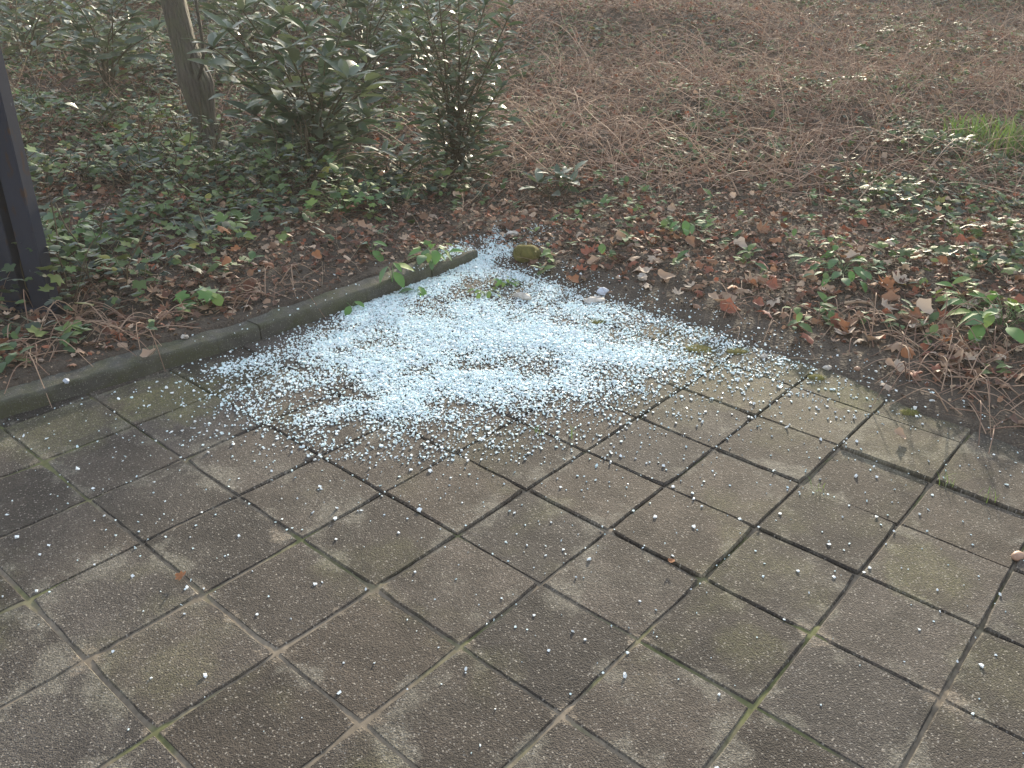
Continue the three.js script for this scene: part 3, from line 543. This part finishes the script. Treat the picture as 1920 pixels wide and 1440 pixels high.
weed('yellow green bushy ivy plant below the glossy laurel', 640, 400, 46, 0.06, 0.2, 0.26, 64, 'ivy', [2, 0, 2, 1]);
weed('yellowish ivy sprig in the dark ivy carpet', 430, 450, 14, 0.075, 0.14, 0.13, 65, 'ivy', [2]);
weed('little green weed growing up through the glass', 950, 536, 14, 0.035, 0.05, 0.05, 66, 'weed', [0, 2]);
weed('little yellow green weed tuft amid the glass', 912, 552, 10, 0.03, 0.03, 0.06, 67, 'weed', [2]);
weed('tiny yellow leaf sprout clinging to the foot of the post', 32, 556, 3, 0.045, 0.06, 0.02, 68, 'ivy', [2]);
weed('yellow leaf sprout beside the corner of the post', 82, 525, 3, 0.05, 0.07, 0.02, 69, 'ivy', [2]);
function tuft(label, u, v, n, hgt, spread, seed, name = 'grass_tuft') {
  const r = rng(seed), b = hit(u, v), t = thing(name, label, 'grass', b);
  for (let k = 0; k < n; k++) { const m = part('blade', G.blade[0], M.weed[k % 3 === 1 ? 0 : 2], t), a = r() * 6.283, q = Math.sqrt(r()) * spread, s = hgt * (0.6 + 0.7 * r()); m.position.set(Math.cos(a) * q, -0.004, Math.sin(a) * q); m.rotation.set(0, r() * 6.283, 0); m.scale.set(s * 1.4, s, s * (0.6 + r())); }
}
tuft('bright green grass tuft standing behind the ivy patch', 1852, 275, 260, 0.2, 0.34, 71);
tuft('small grass sprig in the joint beside the lowered paving slab', 1535, 918, 14, 0.03, 0.03, 72, 'joint_grass');
tuft('small grass sprig at a slab corner beside the paler joint', 1775, 908, 12, 0.03, 0.025, 73, 'joint_grass');
tuft('thin grass sprig in a dark joint behind the tan stone', 1850, 935, 12, 0.03, 0.03, 74, 'joint_grass');
tuft('thin grass sprig in a joint at the fringe of the glass', 1012, 815, 9, 0.03, 0.02, 75, 'joint_grass');
tuft('two thin grass blades beside scattered glass in a joint', 1078, 822, 7, 0.035, 0.02, 76, 'joint_grass');
function stalks(label, u, v, n, len, seed, spread = 0.16) {
  const r = rng(seed), b = hit(u, v), t = thing('dry_stalk_clump', label, 'dry stalks', b);
  for (let k = 0; k < n; k++) {
    const a = r() * 6.283, x = (r() - .5) * spread, z = (r() - .5) * spread, L = len * (0.5 + 0.8 * r()), hg = L * (0.1 + 0.5 * r() * r()), e = [x + Math.cos(a) * L, z + Math.sin(a) * L];
    const gy = (X, Z) => Math.max(groundY(b.x + X, -(b.z + Z)), H(b.x + X, -(b.z + Z))) - b.y;
    const mx = (x + e[0]) / 2 + (r() - .5) * 0.05, mz = (z + e[1]) / 2 + (r() - .5) * 0.05;
    part('stalk', tubeAlong([V(x, gy(x, z) + 0.005, z), V(mx, gy(mx, mz) + hg, mz), V(e[0], gy(...e) + 0.005, e[1])], 0.0026, 0.0012, 8, 4), r() < 0.6 ? M.cane : M.caneRed, t);
  }
}
stalks('clump of bent dry stalks beside the post foot', 150, 600, 26, 0.2, 81);
stalks('clump of bent dry stalks behind the kerb joint', 245, 625, 24, 0.2, 82);
stalks('heap of dry stalks on the kerb soil in front of the post', 60, 655, 24, 0.22, 83, 0.3);
stalks('straggly dry stalks on the kerb soil near the glass', 510, 545, 16, 0.18, 84);
stalks('large heap of dry stalks beside the paving edge', 1760, 660, 54, 0.26, 85, 0.5);
stalks('dry stalks trailing down the soil edge beside the last slabs', 1840, 760, 30, 0.22, 86, 0.35);
stalks('thin dry stalks on bare soil behind the paving edge', 1600, 610, 26, 0.2, 87, 0.35);
stalks('dry stalks on the soil near the white flint', 1420, 590, 18, 0.16, 88, 0.3);

// ---------------------------------------------------------------- stones, sticks, moss
function pebble(seed, sx, sy, sz, rough = 0.25, detail = 2) {
  const g = mergeVertices(new THREE.IcosahedronGeometry(1, detail).deleteAttribute('uv').deleteAttribute('normal')), P = g.attributes.position;
  for (let k = 0; k < P.count; k++) { const x = P.getX(k), y = P.getY(k), z = P.getZ(k), q = 1 + rough * (noise(x * 1.6 + seed * 7, y * 1.6 + z * 2.1) - 0.5) * 2 + rough * 0.4 * (noise(x * 5 + seed, z * 5 + y * 4) - 0.5); P.setXYZ(k, x * q * sx, y * q * sy, z * q * sz); }
  g.computeVertexNormals(); return g;
}
const stoneTex = (a, b, s) => dataTex(128, 128, (x, y, c) => { const n = clamp(fbm(x / 18 + s, y / 18, 4) * 1.3 - 0.15 + 0.25 * (hash(x, y + s) - 0.5)); c[0] = enc(lerp(a[0], b[0], n)); c[1] = enc(lerp(a[1], b[1], n)); c[2] = enc(lerp(a[2], b[2], n)); }, true);
function withUV(g, k) { const P = g.attributes.position, uv = []; for (let q = 0; q < P.count; q++) uv.push(P.getX(q) * k + P.getY(q) * k * 0.6, P.getZ(q) * k + P.getY(q) * k * 0.6); g.setAttribute('uv', new THREE.Float32BufferAttribute(uv, 2)); return g; }
const chalk = new THREE.MeshStandardMaterial({ map: stoneTex([0.28, 0.24, 0.2], [0.72, 0.7, 0.66], 3), roughness: 0.7 });
const bluish = new THREE.MeshStandardMaterial({ map: stoneTex([0.4, 0.45, 0.55], [0.6, 0.66, 0.75], 5), roughness: 0.6 });
const tan = new THREE.MeshStandardMaterial({ map: stoneTex([0.3, 0.17, 0.11], [0.45, 0.3, 0.22], 9), roughness: 0.6 });
function stone(name, label, u, v, s, mat, seed, yaw = 0, sink = 0.3, cat = 'stone') { const p = hit(u, v); s = s.map(q => q * 0.85); p.y += s[1] * (1 - sink) * 0.7; let sg = withUV(pebble(seed, ...s, mat === tan ? 0.2 : 0.5, mat === tan ? 2 : 1), 6); if (mat !== tan) { sg = sg.toNonIndexed(); sg.computeVertexNormals(); } const m = single(name, sg, mat, label, cat, p); m.rotation.y = yaw; return m; }
stone('stone', 'dark edged white flint lying in the glass', 984, 561, [0.05, 0.018, 0.02], chalk, 2, -0.5);
stone('stone', 'flat cream coloured stone at the border of glass and soil', 1115, 566, [0.055, 0.016, 0.035], chalk, 3, 0.1);
stone('stone', 'bluish white stone behind the flat cream stone', 1130, 550, [0.034, 0.02, 0.02], bluish, 4, 0.5);
stone('stone', 'angular white flint on bare dark soil', 1202, 524, [0.032, 0.024, 0.02], chalk, 5, 0.9);
stone('stone', 'white curved shard of crockery on the soil above the glass', 962, 440, [0.036, 0.014, 0.02], chalk, 6, 0.0);
stone('stone', 'round tan stone lying on the paving slab', 1906, 1048, [0.024, 0.014, 0.017], tan, 7, 0.4, 0.1);
stone('stone', 'small white pebble on the soil behind the kerb joint', 347, 634, [0.017, 0.012, 0.014], chalk, 8);
stone('stone', 'little white chip beside the kerb pebble', 293, 632, [0.011, 0.008, 0.009], chalk, 9);
stone('stone', 'white pebble at the mossy paving edge', 1432, 671, [0.021, 0.01, 0.014], chalk, 10);
stone('stone', 'smooth white pebble on the slab beside the moss cushion', 1551, 693, [0.019, 0.01, 0.013], chalk, 11);
stone('stone', 'tiny bluish chip against the kerb foot', 131, 745, [0.012, 0.012, 0.01], bluish, 12);
stone('stone', 'small white pebble on the litter under the laurels', 882, 368, [0.024, 0.014, 0.014], chalk, 13);
stone('stone', 'pinkish pebble at the soil edge between slab and litter', 1607, 694, [0.015, 0.011, 0.011], tan, 14);
{
  const mossMat = new THREE.MeshStandardMaterial({ map: stoneTex([0.075, 0.07, 0.02], [0.17, 0.15, 0.045], 12), roughness: 1 });
  const p = hit(985, 487), t = thing('mossy_stone', 'rounded stone covered in yellow green moss at the tip of the glass', 'stone', p);
  const s = part('body', withUV(pebble(21, 0.06, 0.045, 0.047, 0.38, 3), 8), mossMat, t); s.position.y = 0.03;
  const r = rng(5), fz = []; for (let k = 0; k < 420; k++) { const a = r() * 6.283, c = r(), q = Math.sqrt(1 - c * c); fz.push({ m: pose(Math.cos(a) * q * 0.057, 0.03 + c * 0.046, Math.sin(a) * q * 0.045, r() * 6.283, (r() - .5) * 1.4, (r() - .5) * 1.4, 0.017).clone(), c: mix3(r, [[0.15, 0.14, 0.04], [0.1, 0.1, 0.03], [0.2, 0.17, 0.06]]), g: 0 }); }
  instanced([G.blade[0]], M.twig, fz, 'moss', [''], '', t);
  const cushion = (label, u, v, sx, sz, seed) => {
    const q = hit(u, v), o = thing('moss_cushion', label, 'moss', q), b = part('body', withUV(pebble(seed, sx, 0.004, sz, 0.55, 2), 9), mossMat, o), f = [], r2 = rng(seed); b.position.y = 0.001;
    for (let k = 0; k < 260; k++) { const a = r2() * 6.283, e = Math.sqrt(r2()), w = 1 + 0.5 * (noise(Math.cos(a) * 2 + seed, Math.sin(a) * 2) - 0.5); f.push({ m: pose(Math.cos(a) * e * sx * w * 1.1, 0.006 * (1 - e * e), Math.sin(a) * e * sz * w * 1.1, r2() * 6.283, (r2() - .5) * 0.8, (r2() - .5) * 0.8, 0.008 + 0.008 * r2()).clone(), c: mix3(r2, [[0.2, 0.23, 0.05], [0.14, 0.17, 0.04], [0.27, 0.27, 0.08]]), g: 0 }); }
    instanced([G.blade[0]], M.twig, f, 'moss_shoots', [''], '', o);
  };
  cushion('bright moss cushion at the glass fringe, wider of a pair', 1308, 656, 0.055, 0.03, 31);
  cushion('bright moss cushion at the paving edge beside scattered glass', 1384, 661, 0.045, 0.022, 32);
  cushion('yellow moss cushion on a slab near the smooth white pebble', 1532, 710, 0.032, 0.02, 33);
  cushion('dull moss patch on the slab nearest the heap of stalks', 1705, 776, 0.03, 0.02, 34);
  cushion('moss patch in the middle of the scattered glass', 1118, 606, 0.03, 0.018, 35);
  const stickMat = new THREE.MeshStandardMaterial({ color: lin(0.4, 0.29, 0.2), roughness: 0.8 });
  const stick = (label, u0, v0, u1, v1, R) => { const a = hit(u0, v0), b = hit(u1, v1), c = a.clone(); a.y += R * 1.1; b.y += R * 2; single('stick', tubeAlong([V(0, R, 0), b.clone().sub(c).multiplyScalar(0.5).add(V(0, R * 1.6, 0)), b.clone().sub(c)], R, R * 0.7, 8, 6), stickMat, label, 'stick', c); };
  stick('short pale stick pointing out of the glass', 1012, 514, 1024, 498, 0.006);
  stick('thick pale stick lying on brown leaves', 1583, 573, 1632, 578, 0.009);
  stick('pale twig lying on the stalk heap', 1710, 592, 1742, 650, 0.004);
  stick('thin twig leaning over the soil beside the stalk heap', 1776, 592, 1812, 660, 0.004);
  stick('little twig by the mossy stone', 1040, 482, 1056, 474, 0.005);
}

// ---------------------------------------------------------------- dead leaves that can be told apart
{
  const cols = { o: [0.36, 0.15, 0.06], b: [0.27, 0.15, 0.09], t: [0.42, 0.29, 0.2], p: [0.52, 0.42, 0.33], r: [0.28, 0.1, 0.06], y: [0.42, 0.34, 0.06] };
  const mats = {}; for (const k in cols) mats[k] = new THREE.MeshPhysicalMaterial({ color: lin(...cols[k]), roughness: 0.85, transmission: 0.25, thickness: 0, side: THREE.DoubleSide });
  const ones = [[342, 1088, 'o', 0.035, 0, 'orange leaf lying alone on the open paving'], [120, 628, 'o', 0.075, 1, 'orange brown leaf on the kerb soil near the post'], [422, 478, 'o', 0.09, 3, 'large orange maple leaf resting on the ivy'], [1072, 534, 'o', 0.09, 2, 'orange leaf at the soil border of the glass'], [1662, 727, 'p', 0.07, 1, 'pale tan leaf on the slab edge beside the litter'], [1683, 822, 't', 0.05, 2, 'narrow tan leaf lying flat on a slab'], [290, 698, 't', 0.06, 2, 'tan leaf against the foot of the kerb'], [20, 585, 't', 0.11, 0, 'big pale leaf propped against the post'], [452, 523, 'o', 0.06, 0, 'small orange maple leaf amid the ivy near the kerb'], [430, 540, 'o', 0.055, 4, 'reddish leaf under the green ivy sprig'], [232, 648, 't', 0.05, 4, 'tan leaf among the bent stalks behind the kerb'], [318, 612, 't', 0.07, 3, 'flat pinkish leaf beside the white kerb pebble'], [1308, 576, 'b', 0.07, 4, 'brown leaf on dark soil beyond the white flint'], [1800, 652, 'b', 0.08, 3, 'broad brown leaf on the heap of stalks'], [1693, 600, 't', 0.06, 2, 'tan leaf at the foot of the pale twig'], [1150, 855, 't', 0.012, 2, ''], [1256, 1061, 'o', 0.02, 2, 'tiny orange leaf fragment in a paving joint'], [1672, 552, 'o', 0.07, 0, 'rust coloured maple leaf on the litter near the single green leaf'], [1692, 535, 'y', 0.06, 1, 'mustard yellow leaf standing in the litter'], [1706, 536, 'p', 0.08, 2, 'pale cream curled leaf beside the mustard leaf'], [598, 535, 'o', 0.06, 2, 'orange brown leaf on the soil behind the glass strewn kerb'], [1900, 706, 'r', 0.06, 4, 'dark red leaf at the soil edge'], [286, 965 + 0, 'y', 0.01, 2, ''], [285, 322, 'y', 0.06, 2, 'yellow leaf in the ivy below the trunk'], [1535, 415, 'o', 0.07, 3, 'orange leaf high on the brown litter']];
  const r = rng(91);
  for (const [u, v, k, s, g, label] of ones) { if (!label) continue; const p = hit(u, v); p.y += 0.012 + (u < 600 && v < 560 && v > 430 ? 0.12 : 0); const m = single('fallen_leaf', G.dead[g], mats[k], label, 'leaf', p); m.rotation.order = 'YXZ'; m.rotation.set((r() - .5) * 0.6 + 0.2, r() * 6.283, (r() - .5) * 0.5); m.scale.setScalar(s); }
  // dead leaves strewn along the soil edge, all much alike
  const ks = Object.keys(cols).slice(0, 5); let n = 0;
  for (let k = 0; k < 900 && n < 150; k++) {
    const u = lerp(1050, 1920, r()), v = lerp(440, 720, r()), p = hit(u, v), c = cover(p.x, -p.z); if (c.e < 0.12 || onPaving(p.x, -p.z)) continue; n++;
    const g = Math.floor(r() * 5), m = single('fallen_leaf', G.dead[g], mats[ks[Math.floor(r() * 5)]], 'dead brown leaf lying on the litter along the paving edge', 'leaf', p.add(V(0, 0.014 + 0.02 * r(), 0)), 'dead leaves along the paving edge');
    m.rotation.order = 'YXZ'; m.rotation.set((r() - .5) * 1.1, r() * 6.283, (r() - .5) * 1.1); m.scale.setScalar(0.05 + 0.05 * r());
  }
}

// ---------------------------------------------------------------- broken safety glass
function shardGeo(seed) {
  const r = rng(seed), c = []; for (let k = 0; k < 8; k++) c.push([((k & 1) ? 0.5 : -0.5) + (r() - 0.5) * 0.7, ((k & 2) ? 0.36 : -0.36) + (r() - 0.5) * 0.25, ((k & 4) ? 0.5 : -0.5) + (r() - 0.5) * 0.7]);
  const f = [[0, 2, 3, 1], [4, 5, 7, 6], [0, 1, 5, 4], [2, 6, 7, 3], [0, 4, 6, 2], [1, 3, 7, 5]], pos = []; for (const [a, b, d, e] of f) pos.push(...c[a], ...c[b], ...c[d], ...c[a], ...c[d], ...c[e]);
  const g = new THREE.BufferGeometry(); g.setAttribute('position', new THREE.Float32BufferAttribute(pos, 3)); g.computeVertexNormals(); return g;
}
const shards = [1, 2, 3, 4, 5, 6].map(shardGeo);
const glassMat = new THREE.MeshPhysicalMaterial({ color: lin(0.9, 0.965, 1), roughness: 0.06, transmission: 0.08, thickness: 0.006, ior: 1.52 });
// how thick the glass lies, at pixels of the photograph: [u, v, half length, half width, angle in degrees, weight]
const blobs = [[800, 535, 170, 20, -24, 1.25], [915, 480, 40, 20, -50, 1.0], [930, 448, 22, 12, -70, 0.4], [660, 580, 30, 16, -20, 0.8], [820, 605, 150, 40, -8, 0.75], [960, 590, 150, 45, 5, 0.52], [720, 680, 110, 22, -4, 1.1], [850, 715, 130, 22, -6, 1.15], [1000, 660, 150, 22, 2, 0.8], [1120, 645, 110, 22, 8, 0.5], [760, 755, 70, 24, -14, 1.15], [640, 770, 70, 18, -30, 0.75], [570, 785, 40, 12, -20, 0.6], [560, 720, 70, 22, -10, 0.35], [960, 740, 120, 22, -6, 0.36], [1080, 700, 120, 26, -6, 0.34], [560, 660, 110, 18, -16, 0.5], [1000, 530, 90, 22, 15, 0.42], [1120, 580, 110, 24, 18, 0.34], [1270, 615, 90, 16, 20, 0.26], [1230, 680, 100, 30, 10, 0.18], [430, 690, 70, 9, -18, 0.4], [900, 640, 120, 24, 0, 0.8], [640, 640, 60, 20, -20, 0.45], [1390, 655, 120, 14, 14, 0.16], [850, 470, 50, 14, -24, 0.2], [1150, 740, 110, 24, -10, 0.22], [880, 770, 160, 24, -8, 0.16], [480, 780, 60, 24, 30, 0.14], [850, 680, 330, 120, -8, 0.16], [1130, 680, 280, 80, 6, 0.1], [560, 720, 220, 80, -16, 0.11], [1420, 690, 240, 50, 12, 0.07], [800, 810, 360, 80, -8, 0.1]].map(([u, v, a, b, g, w]) => [u, v, a, b, Math.cos(g * Math.PI / 180), Math.sin(g * Math.PI / 180), w]);
const bare = [[690, 745, 34, 14, 0.9], [745, 640, 44, 14, 0.5], [855, 762, 46, 14, 0.95], [870, 692, 40, 8, 0.6], [1040, 600, 36, 10, 0.5], [900, 655, 20, 6, 0.3], [620, 655, 40, 10, 0.4], [780, 590, 30, 8, 0.3], [1060, 560, 20, 8, 0.7], [955, 548, 26, 10, 0.5], [640, 800, 40, 10, 0.6], [740, 790, 50, 9, 0.5]];
function glassAt(x, d, y) {
  const [u, v] = toPix(x, y, d); let w = 0;
  for (const [bu, bv, a, b, c, s, k] of blobs) { const du = u - bu, dv = v - bv, p = (du * c + dv * s) / a, q = (-du * s + dv * c) / b, e = p * p + q * q; if (e < 9) w += k * Math.exp(-e * 1.3); }
  w = w / (1 + 0.22 * w);
  for (const [bu, bv, a, b, k] of bare) { const e = ((u - bu) / a) ** 2 + ((v - bv) / b) ** 2; w *= 1 - k * Math.exp(-e * 1.2); }
  const n = fbm(x * 8 + 5, d * 8, 4); w *= 0.5 + 1.05 * smooth(0.25, 0.75, n);
  return [w, u, v];
}
{
  const r = rng(101), items = [], lone = [];
  const place = (x, d, w, big) => {
    const on = groundY(x, d), s = (0.0028 + 0.005 * r() * r() + (r() < 0.035 ? 0.005 * r() : 0)) * (big || 1), pile = 0.011 * clamp(w - 0.5, 0, 1) * r();
    const flat = r() < 0.6, m = pose(x, on + s * 0.38 + pile, -d, r() * 6.283, flat ? (r() - .5) * 0.3 : (r() - .5) * 2.4, flat ? (r() - .5) * 0.3 : (r() - .5) * 2.4, s * (0.8 + 0.7 * r()), s * (big ? 0.7 : 0.9), s * (0.7 + 0.5 * r())).clone();
    const t = 0.85 + 0.15 * r(); return { m, c: lin(t, 1, 1), g: Math.floor(r() * 6), s, w };
  };
  const A = [];
  for (let k = 0; k < 520000; k++) {                                              // candidates over the corner of the paving
    const x = lerp(-1.7, 1.7, r()), d = lerp(2.3, 4.85, r()), y = groundY(x, d), [w] = glassAt(x, d, y);
    if (r() < 0.95 * Math.pow(clamp(w * 1.12), 1.3)) A.push(place(x, d, w));
  }
  for (let k = 0; k < 13000; k++) {                                                // the thin scatter around it and out over the open paving
    const x = (r() * 2 - 1) * 2.2, d = lerp(1.1, 4.2, r()), [i, j] = toGrid(x, d); if (i < kerbI(j) || (j > edgeJ(i) + 0.6)) continue;
    const [u, v] = toPix(x, 0, d), q = Math.hypot((u - 900) / 620, (v - 690) / 240), keep = Math.exp(-q * 1.35) * 1.2 + 0.02 * Math.exp(-q * 0.4) + (v < 1000 ? 0.06 : 0.022);
    if (r() < keep) A.push(place(x, d, 0, r() < 0.66 ? 0.6 + 0.3 * r() : 1.15));
  }
  // glass caught in the joints near the heap
  for (let k = 0; k < 1500; k++) { const along = r() < 0.5, a = Math.round(lerp(-3, 3, r())), b = lerp(-1, 6, r()), i = along ? a + (r() - .5) * 0.03 : lerp(-3.5, 3.5, r()), j = along ? b : Math.round(lerp(0, 5, r())) + (r() - .5) * 0.03, x = gridX(i, j), d = gridD(i, j), [w] = glassAt(x, d, 0); if (r() < clamp(w * 3 + 0.04) && onPaving(x, d)) A.push(place(x, d, 0)); }
  // pieces that lie clear of the heap, the largest first, are things of their own
  const clear = A.map((q, k) => [q, k]).filter(([q]) => q.w < 0.05).map(([q]) => { const e = q.m.elements, dist = Math.hypot(e[12], e[13] - CAM.h, e[14]), [u, v] = toPix(e[12], e[13], -e[14]); return [q, u > 0 && u < 1920 && v > 0 && v < 1440 ? q.s / dist : 0]; }).sort((a, b) => b[1] - a[1]).slice(0, 290).map(q => q[0]);
  const set = new Set(clear);
  for (const q of clear) { const o = new THREE.Mesh(shards[q.g], glassMat); o.name = numbered('glass_crumb'); q.m.decompose(o.position, o.quaternion, o.scale); scene.add(o); shade(o); tag(o, 'loose crumb of broken safety glass lying apart on the paving', 'broken glass', 'loose glass crumbs on the paving'); }
  const rest = A.filter(q => !set.has(q));
  const kinds = ['blocky', 'slanted', 'wedge shaped', 'flat', 'chipped', 'tapered'];
  instanced(shards, glassMat, rest, 'glass_heap', kinds.map(k => `${k} pale blue crumbs of shattered safety glass heaped on the paving corner`), 'broken glass');
  console.log('glass', A.length);
}

renderer.render(scene, camera);
